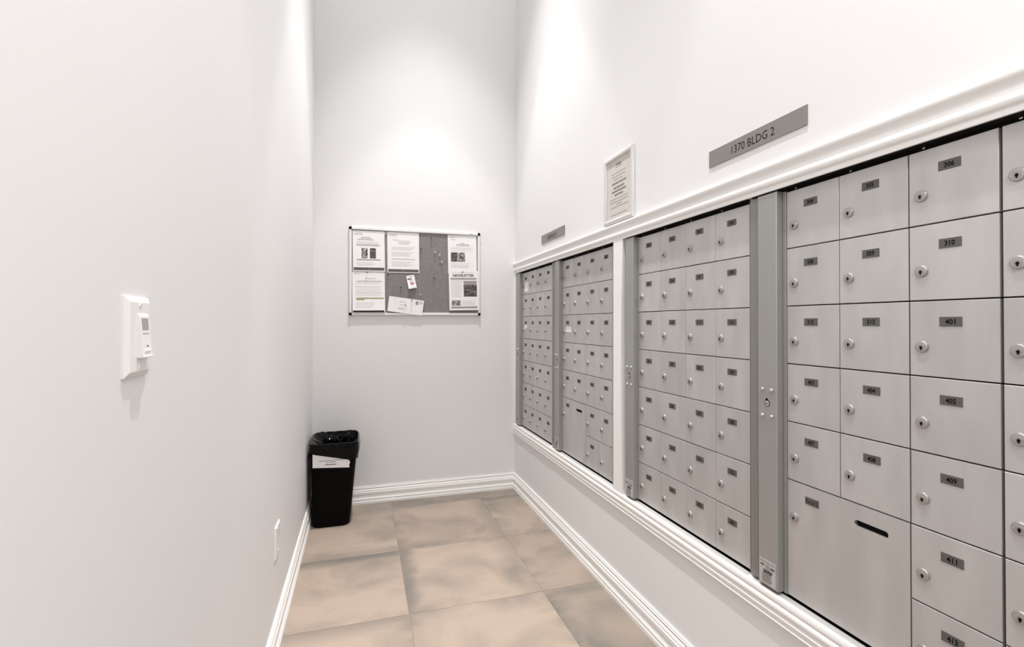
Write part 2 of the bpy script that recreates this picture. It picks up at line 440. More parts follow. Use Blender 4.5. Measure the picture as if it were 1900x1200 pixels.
def number_plate(parent, x, z, text, bold=.022):
    mb = MB(); mb.panel(-.0193, .0193, -.0012, 0, -.0096, .0096, .0003, M_PLATE)
    if text:
        if text.startswith('P'): letter(mb, text, 0, 0, -.0015, M_INK, h=.0105, w=.034, bold=bold)
        else: letter(mb, text, 0, 0, -.0015, M_INK, h=.0108, w=.0178, bold=bold)
    o = mb.build('number_plate', parent, loc=(x, 0, z)); return o


DOORMESH = {}


def door(unit, x0, x1, z0, z1, text, gl, gr, plate=True, has_lock=True):
    w, h = x1 - x0, z1 - z0
    key = (round(w, 4), round(h, 4), gl, gr)
    if key not in DOORMESH:
        mb = MB(); mb.panel(gl, w - gr, 0, .012, .0014, h - .0014, .0008, M_DOOR)
        o = mb.build('door'); DOORMESH[key] = o.data; bpy.data.objects.remove(o)
    d = part_mesh('door', DOORMESH[key], unit, (x0, random.uniform(-.0004, .0004), z0))
    if has_lock: part_mesh('lock', LOCK, d, (w * .157, 0, h - .0955))
    if plate: number_plate(d, w * .487, h - .0435, text)
    return d


def parcel_door(unit, x0, x1, z0, z1, text, lx, px, sx):
    """wide door with a real stadium shaped slot cut through it"""
    w, h = x1 - x0, z1 - z0; c = .0012
    bm = bmesh.new()
    out = [bm.verts.new((a, 0, q)) for a, q in ((c, c), (w - c, c), (w - c, h - c), (c, h - c))]
    cz = h - .0455; L, r = .0385, .0075; loop = []
    for k in range(16):
        a = -PI / 2 + PI * k / 8 if k < 8 else PI / 2 + PI * (k - 8) / 8
        ox = sx + (L - r) if k < 8 else sx - (L - r)
        loop.append(bm.verts.new((ox + r * math.cos(a), 0, cz + r * math.sin(a))))
    e = [bm.edges.new((out[k], out[(k + 1) % 4])) for k in range(4)] + [bm.edges.new((loop[k], loop[(k + 1) % 16])) for k in range(16)]
    bmesh.ops.triangle_fill(bm, use_beauty=True, edges=e)
    g = bmesh.ops.extrude_face_region(bm, geom=list(bm.faces))
    for v in g['geom']:
        if isinstance(v, bmesh.types.BMVert): v.co.y += .008
    bmesh.ops.recalc_face_normals(bm, faces=bm.faces)
    me = bpy.data.meshes.new('parcel_door'); bm.to_mesh(me); bm.free(); me.materials.append(M_DOOR)
    d = part_mesh('parcel_door', me, unit, (x0, 0, z0)); d['label'] = 'tall wide parcel door with a black horizontal slot'
    mb = MB(); mb.box(sx - L - .004, sx + L + .004, .0082, .011, cz - .012, cz + .012, M_DARK)  # black backing sheet paints the darkness inside the slot
    mb.build('slot_dark_backing', d)
    part_mesh('lock', LOCK, d, (lx, 0, h - .0965)); number_plate(d, px, h - .0390, text, bold=.0)


def post(unit, x0, x1, yp):
    """raised lock column left of the doors: front face at local y = yp (negative), from x0 to x1"""
    z0, z1 = .4865, 1.5865
    mb = MB(); mb.panel(x0, x1, yp, .006, z0, z1, .0020, M_POST)
    # the hinge seam down its left edge
    mb.box(x0 - .0022, x0, yp + .007, .006, z0, z1, M_DARK)
    p = mb.build('lock_post', unit)
    cx = (x0 + x1) / 2
    for sx in (-.0160, .0160):
        for z in (1.0360, .9625): part_mesh('bolt', BOLT, p, (cx + sx, yp, z))
    mb = MB(); mb.lathe(cx, .9985, [(.0092, 0), (.0094, -.0008), (.0084, -.0010)], M_DARK, 20, yp)
    mb.lathe(cx + .0008, .9980, [(.0078, -.001), (.0078, -.0022), (.0066, -.0026)], M_CHROME, 18, yp)
    mb.lathe(cx - .0012, 1.0085, [(.0036, 0), (.0036, -.0013)], M_INK, 12, yp)
    mb.lathe(cx + .0008, .9980, [(.0020, -.0026), (.0018, -.003)], M_INK, 10, yp)
    mb.build('post_lock', p, smooth=True)
    mb = MB(); sw = .0275; zt, zb = .5585, .4905; mb.box(cx - sw, cx + sw, yp - .0004, yp, zb, zt, M_STICK); y = yp - .0007
    rnd = random.getstate(); random.seed(3)
    words(mb, cx - .024, cx + .024, zt - .007, .0050, y, M_INKG, .1)
    mb.quad(cx - .024, cx - .012, zt - .020, zt - .0145, y, M_PLATE); mb.quad(cx + .010, cx + .024, zt - .022, zt - .016, y, M_PLATE)
    mb.quad(cx - .0075, cx + .0075, zt - .026, zt - .0125, y, M_INKG)
    for k in range(3): words(mb, cx - .014, cx + .016, zt - .0295 - .0035 * k, .0026, y, M_INK, .0)
    for k in range(7): words(mb, cx - .019, cx + .017, zt - .041 - .0036 * k, .0017, y, M_PLATE, .1, .15)
    random.setstate(rnd)
    s = mb.build('sticker', p); s['label'] = 'small silver sticker with black print at the foot of the post'
    return p


def numbers():
    out = []
    for f, n in ((1, 12), (2, 13), (3, 13), (4, 13)):
        out += ['%d%02d' % (f, k) for k in range(1, n + 1)]
    return out


NUM = numbers()       # 101-112, 201-213, 301-313, 401-413


def mailbox_unit(Yf, Yp0, Yp1, cols, seam, label, first, parcel=None, Yend=None, gaps=None, plane_post=1.089, fl=.0005):
    """Yf: left edge; Yp0..Yp1 front of the post; cols: five world Y of the door edges (left to right)"""
    u = empty('mailbox_unit', (XD, Yf, 0), ROT_R)
    tag(u, label, 'mailbox', 'wall mailboxes behind the white casing')
    X = lambda Y: Yf - Y
    xe = X(Yend)
    yp = plane_post - XD
    # carcass: back, left flange, right flange, head rail and sill
    mb = MB(); mb.box(0, xe, .016, .030, ZB1 + .002, ZT0, M_DARK); mb.box(0, xe, .001, .016, ZB1 + .0003, ZB1 + .0018, M_DARK); mb.build('back_panel', u)  # second box: dark strip painting the shade under the doors, behind the sill
    mb = MB(); mb.panel(fl, X(Yp0) - .0085, -.012, .016, .4845, ZT0 - .001, .003, M_FRAME)
    mb.build('side_flange', u); mb = MB()
    mb.panel(X(Yp1) + .0005, X(cols[0]) - .0005, -.0015, .016, .4845, ZTOP + .002, .0006, M_POST)
    mb.build('door_jamb', u); mb = MB()
    if xe - X(cols[4]) > .002: mb.panel(X(cols[4]) + .001, xe - .0005, -.006, .016, .4845, ZTOP, .001, M_FRAME)
    if mb.v: mb.build('side_flange', u)
    mb = MB(); mb.box(X(seam), xe - .0005, .003, .016, ZTOP + .0012, ZT0, M_DARK); mb.box(X(seam), xe - .0005, -.016, .0, ZT0 - .0025, ZT0 - .0005, M_DARK)
    hr = mb.build('head_rail', u)
    mb = MB(); mb.box(X(seam), xe - .0005, -.0185, .001, ZB1 + .0003, ZB1 + .0014, M_SILL); mb.build('sill', u)
    post(u, X(Yp0), X(Yp1), yp)
    mbs = MB()
    # doors
    xs_ = [X(c) for c in cols]; k = first; gaps = gaps or [.0006] * 5
    for r in range(7):
        for c in range(4):
            if parcel and r >= 5 and c < 2: continue
            z1 = ZTOP - r * RH; z0 = z1 - RH
            text = NUM[k] if k < len(NUM) else None; k += 1
            d = door(u, xs_[c], xs_[c + 1], z0, z1, text, gaps[c], gaps[c + 1], plate=text is not None)
    if parcel:
        z1 = ZTOP - 5 * RH; x0, x1 = xs_[0], xs_[2]; wd = (x1 - x0) / 2
        parcel_door(u, x0, x1, ZBOT, z1, parcel, wd * .145, wd * .487, (x1 - x0) * .73)
    # small screws in the head rail above the joints
    for c in range(4):
        mb = MB(); mb.lathe(0, 0, [(.0032, 0), (.0030, -.0016), (.0016, -.0022)], M_CHROME, 10)
        mb.build('screw', hr, loc=(xs_[c] + .028, .003, ZTOP + .0048))
    return u


def lin5(a, b_): return [a + (b_ - a) * k / 4 for k in range(5)]


u1 = mailbox_unit(3.4005, 3.3885, 3.312, lin5(3.305, 2.729), 3.3905, 'farthest grey mailbox cabinet, beside the back wall, white slip on its top left door', 0, None, 2.729)






u2 = mailbox_unit(2.7285, 2.642, 2.5815, [2.578, 2.4340, 2.2780, 2.1245, 1.988], 2.700, 'grey mailbox cabinet just left of the white upright strip, with a tall parcel door', 28, 'Parcel 1', 1.9505, fl=.015)
u3 = mailbox_unit(1.8640, 1.8430, 1.7815, [1.7755, 1.6210, 1.4680, 1.3145, 1.164], 1.8485, 'grey mailbox cabinet just right of the white upright strip, all 28 doors alike', 0, None, 1.1605)
u4 = mailbox_unit(1.1600, 1.1145, 1.0480, [1.0360, .8837, .7268, .5718, .4170], 1.1420, 'nearest grey mailbox cabinet, numbered 304 to 413, big slotted parcel door at bottom', 28, 'Parcel 2', .3720,
                  gaps=[.0008, .0008, .0013, .0024, .001], fl=.004)

# slips of paper stuck on doors


def slip(unit, row, colx, x0, x1, z0, z1, lines, label):
    """a paper slip glued to the door that contains it, given in cabinet coordinates"""
    for d in unit.children:
        if d.name.startswith('door') and abs(d.location.x - colx) < .02 and abs(d.location.z - (ZTOP - (row + 1) * RH)) < .01:
            mb = MB(); lx, lz = d.location.x, d.location.z
            mb.box(x0 - lx, x1 - lx, -.0007, -.0001, z0 - lz, z1 - lz, M_PAPER)
            for q in range(lines): words(mb, x0 - lx + .006, x1 - lx - .006, z1 - lz - .007 - q * .006, .0022, -.0010, M_INKG)
            s = mb.build('paper_slip', d); s['label'] = label; return


X1 = lambda Y: 3.4005 - Y
X2 = lambda Y: 2.7285 - Y
slip(u1, 0, X1(3.305), X1(3.2629), X1(3.177), 1.447, 1.511, 0, 'blank white paper slip')
slip(u1, 2, X1(3.305), X1(3.2548), X1(3.208), 1.186, 1.2085, 0, 'small white paper slip')
slip(u2, 2, X2(2.578), X2(2.5286), X2(2.4619), 1.173, 1.2005, 2, 'small white printed slip')


# ------------------------------------------------------------------ signs and frame on the right wall
def wall_sign(Y0, Y1, z0, z1, text, label):
    s = empty('sign_plate', (XR, Y0, z0), ROT_R); tag(s, label, 'sign', 'grey building signs above the mailboxes')
    w = Y0 - Y1; h = z1 - z0
    mb = MB(); mb.panel(0, w, -.004, 0, 0, h, .0004, M_SIGN); mb.build('plate', s)
    mb = MB(); letter(mb, text, w / 2, h * .46, -.0044, M_INK, h=.0238, w=.1615, bold=-.006); mb.build('lettering', s)


wall_sign(1.3160, .9510, 1.7325, 1.7850, '1370 BLDG 2', 'wide grey sign plate reading 1370 BLDG 2 on the right wall')
wall_sign(2.8640, 2.5010, 1.7235, 1.7765, '1380 BLDG 1', 'small far grey sign plate ending in BLDG 1, above the farthest mailboxes')

fr = empty('framed_notice', (XR, 2.0285, 1.6725), ROT_R)
tag(fr, 'white framed notice headed Stop, standing on the casing above the mailboxes', 'picture frame')
fwid, fhei, rw = .2545, .3075, .0215
prof = [(0, 0), (0, .006)] + [(rw * .5 - rw * .5 * math.cos(PI * t / 8), .006 + .006 * math.sin(PI * t / 8)) for t in range(1, 8)] + [(rw, .005), (rw, 0)]


def frame_rail(parent, x0, z0, x1, z1, inx, inz, m, name='frame_rail', pr=None):
    """one mitred rail from (x0,z0) to (x1,z1); (inx,inz) points to the inside"""
    pr = pr or prof; n = len(pr); d = Vector((x1 - x0, 0, z1 - z0)).normalized(); mb = MB(); mb.solid = True; vs = []
    for (x, z, e) in ((x0, z0, 1), (x1, z1, -1)):
        for a, q in pr: vs.append((x + inx * a + d.x * e * a, -q, z + inz * a + d.z * e * a))
    fs = [(k, (k + 1) % n, n + (k + 1) % n, n + k) for k in range(n)] + [tuple(range(n)), tuple(range(2 * n - 1, n - 1, -1))]
    mb.add(vs, fs, m); return mb.build(name, parent, smooth=True)


frame_rail(fr, 0, 0, fwid, 0, 0, 1, M_SILVER); frame_rail(fr, fwid, 0, fwid, fhei, -1, 0, M_SILVER)
frame_rail(fr, fwid, fhei, 0, fhei, 0, -1, M_SILVER); frame_rail(fr, 0, fhei, 0, 0, 1, 0, M_SILVER)
mb = MB(); mb.box(rw * .6, fwid - rw * .6, -.0035, -.001, rw * .6, fhei - rw * .6, M_PAPERG)
y = -.0038; cx = fwid / 2
letter(mb, 'Stop', cx, 1.9335 - 1.6725, y, M_INK, h=.0150, w=.042, bold=.01); mb.quad(cx - .026, cx + .026, 1.9220 - 1.6725, 1.9235 - 1.6725, y, M_INK)
for a, b_, z, hh, mk in ((.0635, .191, 1.8965, .0036, 0), (.0685, .187, 1.8820, .0036, 0), (.088, .168, 1.8680, .0036, 0), (.0685, .191, 1.8520, .0060, 1),
                         (.083, .1775, 1.8320, .0060, 1), (.0685, .191, 1.8160, .0060, 1), (.093, .164, 1.7995, .0060, 1), (.0535, .2045, 1.7815, .0038, 0),
                         (.0535, .2045, 1.7680, .0038, 0), (.1075, .1545, 1.7570, .0038, 0), (.0535, .2045, 1.7450, .0038, 0), (.0635, .1955, 1.7115, .0038, 0)):
    words(mb, a, b_, z - 1.6725, hh, y, M_INKG if not mk else mat('ink_mid', (.16, .15, .14), .7), .02)
    if mk: mb.quad(a, b_, z - 1.6725 - .0055, z - 1.6725 - .0047, y, M_INKG)
mb.build('notice_sheet', fr)

# ------------------------------------------------------------------ occupancy sensor switch and outlet plate on the left wall
ROT_L = PI / 2
sw = empty('sensor_switch', (XL, .768, 1.1445), ROT_L); tag(sw, 'white motion sensor light switch on the left wall', 'light switch')
W_, H_ = .0760, .1112
mb = MB(); mb.solid = True
a = [(0, 0), (W_, 0), (W_, H_), (0, H_)]; ins = .0075
vs = [(x, 0, z) for x, z in a] + [(x, -.003, z) for x, z in a] + [(ins if x == 0 else W_ - ins, -.0075, ins if z == 0 else H_ - ins) for x, z in a]
fs = [(3, 2, 1, 0), (8, 9, 10, 11)]
for k in range(4):
    q = (k + 1) % 4; fs += [(k, q, 4 + q, 4 + k), (4 + k, 4 + q, 8 + q, 8 + k)]
mb.add(vs, fs, M_WHITE); pl = mb.build('cover_plate', sw)
for z in (.0125, H_ - .0115):
    m2 = MB(); m2.lathe(W_ / 2, z, [(.0032, 0), (.0030, -.0009), (.0020, -.0012)], M_WHITE, 12, -.0075); m2.box(W_ / 2 - .0004, W_ / 2 + .0004, -.0089, -.0086, z - .0022, z + .0022, M_LENS); m2.build('screw', pl, smooth=True)
# body: a slim unit that leans out towards its bottom
bx0, bx1, bz0, bz1 = .0275, .0600, .0265, .0880
mb = MB(); mb.solid = True
vs = [(bx0, -.0075, bz0), (bx1, -.0075, bz0), (bx1, -.0075, bz1), (bx0, -.0075, bz1),
      (bx0, -.0150, bz0), (bx1, -.0150, bz0), (bx1, -.0100, bz1 - .004), (bx0, -.0100, bz1 - .004), (bx1, -.0085, bz1), (bx0, -.0085, bz1)]
fs = [(0, 1, 5, 4), (4, 5, 6, 7), (7, 6, 8, 9), (9, 8, 2, 3), (0, 4, 7, 9, 3), (1, 2, 8, 6, 5), (0, 3, 2, 1)]
mb.add(vs, fs, M_WHITE); bd = mb.build('sensor_body', sw)
mb = MB(); ysl = lambda z: -.0100 - (bz1 - .004 - z) / (bz1 - .004 - bz0) * .005
mb.solid = True
z0, z1 = .0655, .0815
mb.add([(.0345, ysl(z0) - .0006, z0), (.0545, ysl(z0) - .0006, z0), (.0545, ysl(z1) - .0006, z1), (.0345, ysl(z1) - .0006, z1), (.0345, ysl(z0) + .001, z0), (.0545, ysl(z0) + .001, z0), (.0545, ysl(z1) + .001, z1), (.0345, ysl(z1) + .001, z1)],
       [(0, 1, 2, 3), (4, 7, 6, 5), (0, 4, 5, 1), (1, 5, 6, 2), (2, 6, 7, 3), (3, 7, 4, 0)], M_LENS)
ln = mb.build('sensor_lens', sw); ln['label'] = 'grey square lens'
mb = MB(); mb.box(.0340, .0550, ysl(.060) - .0004, ysl(.060) + .002, .0595, .0605, M_LENS); mb.build('groove', bd)
mb = MB(); mb.box(.0440, .0480, ysl(.042) - .0006, ysl(.042) + .002, .0415, .0430, M_INK); s = mb.build('indicator', bd); s['label'] = 'tiny black indicator window'
mb = MB(); mb.panel(.0275, .0570, -.0172, -.0145, .0262, .0290, .0008, M_WHITE); mb.panel(.036, .054, -.0158, -.0140, .0345, .0372, .0006, M_WHITE); mb.build('rocker', sw)

ot = empty('blank_wall_plate', (XL, 1.985, .333), ROT_L); tag(ot, 'blank white cover plate low on the left wall above the baseboard', 'wall plate')
OW, OH = .0930, .1200
mb = MB(); mb.solid = True; a = [(0, 0), (OW, 0), (OW, OH), (0, OH)]; ins = .006
vs = [(x, 0, z) for x, z in a] + [(x, -.003, z) for x, z in a] + [(ins if x == 0 else OW - ins, -.0060, ins if z == 0 else OH - ins) for x, z in a]
fs = [(3, 2, 1, 0), (8, 9, 10, 11)]
for k in range(4):
    q = (k + 1) % 4; fs += [(k, q, 4 + q, 4 + k), (4 + k, 4 + q, 8 + q, 8 + k)]
mb.add(vs, fs, M_WHITE); op = mb.build('cover_plate', ot)
for z in (.020, OH - .018):
    mb = MB(); mb.lathe(OW / 2, z, [(.0034, 0), (.0032, -.0010), (.0020, -.0014)], M_WHITE, 12, -.006); mb.build('screw', op, smooth=True)

# ------------------------------------------------------------------ bulletin board on the back wall
BX0, BX1, BZ0, BZ1 = -.0805, .8225, 1.2735, 1.8740
TILT = math.radians(.35)
bd = empty('bulletin_board', (BX0, YB, BZ0)); bd.rotation_euler = (0, -TILT, 0)
tag(bd, 'grey felt bulletin board in a white frame with black corners on the back wall', 'notice board')
BW, BH = BX1 - BX0, BZ1 - BZ0 - .005
mb = MB(); mb.box(.008, BW - .008, -.008, -.001, .008, BH - .008, M_FELT); mb.build('felt_panel', bd)
fp = [(0, 0), (0, .013), (.002, .016), (.014, .016), (.017, .012), (.017, 0)]
frame_rail(bd, 0, 0, BW, 0, 0, 1, M_FRWHITE, pr=fp); frame_rail(bd, BW, 0, BW, BH, -1, 0, M_FRWHITE, pr=fp)
frame_rail(bd, BW, BH, 0, BH, 0, -1, M_FRWHITE, pr=fp); frame_rail(bd, 0, BH, 0, 0, 1, 0, M_FRWHITE, pr=fp)
for sx, sz in ((0, 0), (1, 0), (1, 1), (0, 1)):
    x0 = -.0015 if sx == 0 else BW - .0165; z0 = -.0015 if sz == 0 else BH - .0165
    vs = []; pts = []
    for k in range(5):
        a = PI / 2 * k / 4; cx_, cz_, r = .007, .007, .007
        pts.append((cx_ - r * math.cos(a), cz_ - r * math.sin(a)))
    pts += [(.018, 0), (.018, .018), (0, .018)]
    pts = [(p if sx == 0 else .018 - p, q if sz == 0 else .018 - q) for p, q in pts]
    n = len(pts); mb = MB(); mb.solid = True
    mb.add([(x0 + p, -.0005, z0 + q) for p, q in pts] + [(x0 + p, -.0185, z0 + q) for p, q in pts],
           [tuple(range(n)), tuple(range(2 * n - 1, n - 1, -1))] + [(k, (k + 1) % n, n + (k + 1) % n, n + k) for k in range(n)], M_BLACKP)
    c_ = mb.build('corner_cap', bd); c_['label'] = 'black plastic corner cap'
mb = MB(); mb.box(BW - .072, BW - .056, -.0166, -.016, BH - .012, BH - .007, M_INKG); mb.build('maker_mark', bd)

YFELT = YB - .008


def sheet(name, pts, label, cat, group, draw, depth=0.0, curl=.002, mt=None):
    """paper given by its four corners on the back wall (TL, TR, BR, BL), pinned to the board; lower edge lifts by curl"""
    TL, TR, BR, BL = [Vector((p[0], p[1])) for p in pts]
    ax = (TR - TL + BR - BL) / 2; w = ax.length; ang = math.atan2(ax.y, ax.x); h = ((TL - BL).length + (TR - BR).length) / 2
    ctr = (TL + TR + BR + BL) / 4
    o = MB(); N = 6
    yy = lambda t: -(.0012 + depth + curl * (1 - t) ** 2)
    vs = []; fs = []
    for k in range(N + 1):
        t = k / N
        for x in (-w / 2, w / 2):
            vs += [(x, yy(t), -h / 2 + h * t)]
    for k in range(N + 1):
        t = k / N
        for x in (-w / 2, w / 2):
            vs += [(x, yy(t) + .0004, -h / 2 + h * t)]
    n2 = 2 * (N + 1)
    for k in range(N):
        a = 2 * k; fs += [(a, a + 1, a + 3, a + 2), (n2 + a + 2, n2 + a + 3, n2 + a + 1, n2 + a), (a + 1, n2 + a + 1, n2 + a + 3, a + 3), (a, a + 2, n2 + a + 2, n2 + a)]
    fs += [(0, n2, n2 + 1, 1), (n2 - 2, n2 - 1, 2 * n2 - 1, 2 * n2 - 2)]
    o.solid = True; o.add(vs, fs, mt or M_PAPER)
    so = o.build(name, loc=(ctr.x, YFELT, ctr.y)); so.rotation_euler = (0, -ang, 0)
    tag(so, label, cat, group)
    if draw:
        p = MB(); draw(p, w, h)
        # follow the curl of the sheet
        p.v = [(x, yy((z + h / 2) / h) - .0004 + y, z) for x, y, z in p.v]
        pr = p.build('print', so)
    return so


G = 'papers pinned on the bulletin board'


def head(p, w, h):
    words(p, -w / 2 + .015, -w / 2 + .062, h / 2 - .014, .004, 0, M_INKL); words(p, -w / 2 + .010, -w / 2 + .066, h / 2 - .024, .007, 0, M_INKL, 0)


def d1(p, w, h):
    head(p, w, h)
    for k, (a, c) in enumerate(((.3, .42), (.2, .55), (.0, .8))): words(p, -w * .15 - c * w * .33 + .012, -w * .1 + c * w * .36, h / 2 - .044 - k * .0082, .0040, 0, M_INKG, .1)
    for z in (-.076, -.084): words(p, -w * .38, w * .36, h / 2 + z, .003, 0, M_INKL, .1, .2)
    for z in (-.094, -.100): words(p, -w * .38, w * .36, h / 2 + z, .0036, 0, M_INKG, .0, .1)
    p.quad(-w * .23, -w * .04, h / 2 - .187, h / 2 - .117, 0, M_PH1); p.quad(w * .03, w * .22, h / 2 - .187, h / 2 - .117, 0, M_PH2)
    p.quad(-w * .38, w * .36, h / 2 - .200, h / 2 - .193, 0, M_INKG)
    for z in (-.215, -.225, -.233): words(p, -w * .38, w * .3, h / 2 + z, .003, 0, M_INKL, .1, .3)
    p.quad(-w / 2 + .005, w / 2 - .005, -h / 2 + .007, -h / 2 + .027, 0, M_PLATE); letter(p, 'Page 1', 0, -h / 2 + .017, -.0003, M_PAPER, h=.005)


def d2(p, w, h):
    head(p, w, h)
    for k, (x0, x1) in enumerate(((-.06, .045), (-.035, .05), (-.03, .04))): words(p, x0, x1, h / 2 - .058 - k * .011, .0036, 0, M_INKG if k else M_INKL, .1)
    words(p, -w * .35, -w * .15, h / 2 - .052, .003, 0, M_INKL)
    for z in (-.103, -.112, -.120, -.139, -.148, -.156, -.165, -.206, -.215, -.225, -.233): words(p, -w * .37, w * .38, h / 2 + z, .003, 0, M_INKL, .05, .25)
    words(p, -w * .37, w * .38, h / 2 - .186, .0040, 0, M_INKG, .0)
    p.quad(-w / 2 + .005, w / 2 - .005, -h / 2 + .005, -h / 2 + .024, 0, M_PLATE); letter(p, 'Page 1', 0, -h / 2 + .0145, -.0003, M_PAPER, h=.005)


def d3(p, w, h):
    words(p, -w / 2 + .015, -w / 2 + .05, h / 2 - .014, .006, 0, M_INKL, 0)
    words(p, -.02, .045, h / 2 - .046, .0038, 0, M_INKG, .1); words(p, -w * .33, w * .4, h / 2 - .060, .0030, 0, M_INKL); words(p, -w * .37, w * .42, h / 2 - .067, .0040, 0, M_INKG, .0)
    for z in (-.080, -.100, -.109, -.121, -.133, -.142, -.150, -.160): words(p, -w * .4, w * .42, h / 2 + z, .0032, 0, M_INKL, .05, .1)
    p.quad(-w * .38, w * .46, -h / 2 + .091, -h / 2 + .101, 0, M_GREEN); p.quad(-w * .38, -w * .13, -h / 2 + .083, -h / 2 + .091, 0, M_GREEN)
    for z in (.065, .055, .044, .034): words(p, -w * .4, w * .0 + .04, -h / 2 + z, .003, 0, M_INKL, .1, .2)
    p.quad(-w / 2 + .003, w / 2 - .006, -h / 2 + .002, -h / 2 + .013, 0, M_INK)


def d4(p, w, h):
    words(p, -w / 2 + .012, -w / 2 + .055, h / 2 - .016, .006, 0, M_INKL, 0); words(p, -w / 2 + .02, -w / 2 + .06, h / 2 - .032, .007, 0, M_INKL, 0)
    for k, (x0, x1) in enumerate(((-.012, .012), (-.04, .05), (-.045, .052))): words(p, x0, x1, h / 2 - .058 - k * .008, .004, 0, M_INKG, .05)
    for z in (-.090, -.099, -.111): words(p, -w * .4, w * .4, h / 2 + z, .003, 0, M_INKL, .05, .1)
    p.quad(-w * .40, -w * .165, h / 2 - .190, h / 2 - .124, 0, M_PH2); p.quad(-w * .15, w * .09, h / 2 - .190, h / 2 - .124, 0, M_PH1)
    for z in (-.202, -.214, -.223, -.232): words(p, -w * .4, w * .32, h / 2 + z, .003, 0, M_INKL, .05, .2)


def d5(p, w, h):
    words(p, -w * .4, w * .36, h / 2 - .012, .0030, 0, M_INKL, .3)
    letter(p, 'NEWSLETTER', -.002, h / 2 - .032, 0, M_PLATE, h=.0185, w=w * .72, bold=.035)
    p.quad(-w * .44, w * .43, h / 2 - .062, h / 2 - .049, 0, M_INKG); words(p, -w * .40, w * .4, h / 2 - .0555, .0030, -.0003, M_INKL)
    for z in [-.070 - .0095 * k for k in range(13)]: words(p, -w * .42, -w * .05, h / 2 + z, .0030, 0, M_INKL, .1, .2)
    p.quad(-w * .01, w * .44, h / 2 - .184, h / 2 - .100, 0, M_PH2); p.quad(-w * .01, w * .44, h / 2 - .100, h / 2 - .070, 0, mat('print_sky', (.35, .31, .28), .6))
    p.quad(-w * .42, -w * .12, -h / 2 + .033, -h / 2 + .072, 0, M_PH1)
    for z in (.069, .058, .050, .041): words(p, -w * .06, w * .42, -h / 2 + z, .003, 0, M_INKL, .1, .2)
    p.quad(-w * .44, w * .44, -h / 2 + .014, -h / 2 + .027, 0, M_INKG)


def d6(p, w, h):
    words(p, -w * .18, -w * .02, h * .22, .003, 0, M_INKG); words(p, -w * .18, -w * .0, h * .04, .003, 0, M_INKL); words(p, -w * .2, -w * .04, -h * .2, .003, 0, M_INKG); words(p, -w * .2, -w * .06, -h * .27, .003, 0, M_INKL)
    words(p, -w * .38, -w * .27, h * .35, .0025, 0, M_INKL)
    p.quad(w * .27, w * .345, h * .16, h * .40, 0, M_INKG)
    for k in range(3): words(p, w * .37, w * .47, h * .38 - k * .007, .0028, 0, M_PLATE if k == 1 else M_INKG, .1)


def d7(p, w, h):
    words(p, -w * .40, w * .30, h * .40, .003, 0, M_INKL); p.quad(-w * .42, w * .05, h * .19, h * .28, 0, M_PLATE)
    words(p, -w * .2, w * .40, h * .13, .003, 0, M_INKG)
    for sc_, m_, y_ in ((1, M_RED, 0), (.62, M_PAPER, -.0002), (.40, M_RED, -.0004)):
        pts = [((.0125 + .003 * math.cos(a * 5)) * sc_, a) for a in [2 * PI * q / 40 for q in range(40)]]
        p.add([(r * math.cos(a) + .004, y_, r * math.sin(a) - .012) for r, a in pts], [tuple(range(40))], m_)
    words(p, -w * .2, w * .42, -h * .42, .003, 0, M_INKG)


sheet('notice_sheet', [(-.0610, 1.845), (.150, 1.849), (.148, 1.573), (-.060, 1.570)], 'printed notice with two small photos at the top left of the board', 'paper', G, d1, depth=.0012)
sheet('notice_sheet', [(.167, 1.849), (.382, 1.852), (.382, 1.571), (.165, 1.569)], 'text-only printed notice with dark footer in the board\'s upper middle', 'paper', G, d2)
sheet('notice_sheet', [(-.0615, 1.567), (.152, 1.571), (.151, 1.294), (-.0615, 1.2912)], 'printed notice with an olive highlighted bar at the lower left of the board', 'paper', G, d3, curl=.011)
sheet('notice_sheet', [(.588, 1.851), (.797, 1.856), (.793, 1.578), (.583, 1.576)], 'printed notice with paired photos above the newsletter', 'paper', G, d4)
sheet('newsletter', [(.586, 1.594), (.805, 1.598), (.812, 1.318), (.600, 1.311)], 'newsletter sheet pinned at the lower right of the board', 'paper', G, d5, depth=.0088, curl=.003)
sheet('envelope', [(.179, 1.408), (.419, 1.377), (.401, 1.275), (.168, 1.303)], 'white addressed envelope pinned crooked at the board\'s bottom edge', 'envelope', G, d6, depth=.0085, curl=.001)
sheet('card', [(.292, 1.549), (.347, 1.558), (.366, 1.470), (.312, 1.457)], 'small tilted card with a dark red emblem pinned mid board', 'card', G, d7, depth=.002, curl=.012)

PINS = [(.464, 1.820, 0, 'dark push pin, topmost on the bare felt'), (.394, 1.744, 0, 'dark push pin just right of the text-only notice'),
        (.491, 1.722, 1, 'clear push pin, highest of the clear group on bare felt'), (.525, 1.703, 1, 'clear push pin, middle of the clear group on bare felt'),
        (.539, 1.655, 1, 'clear push pin, lowest of the clear group on bare felt'), (.171, 1.552, 0, 'dark push pin below the left corner of the text-only notice'),
        (.257, 1.466, 0, 'dark push pin above the envelope\'s middle'), (.486, 1.539, 0, 'dark push pin on bare felt left of the newsletter'),
        (.392, 1.420, 1, 'clear push pin above the right end of the envelope'), (.288, 1.344, 2, 'small dark pin through the middle of the envelope'),
        (.688, 1.588, 3, 'dark pin through the top of the newsletter'), (.033, 1.563, 2, 'dark pin between the two left notices'),
        (.154, 1.835, 1, 'clear pin between the two upper notices'), (.331, 1.379, 2, 'dark pin on the upper edge of the envelope'),
        (.326, 1.545, 1, 'clear pin at the top of the small tilted card')]
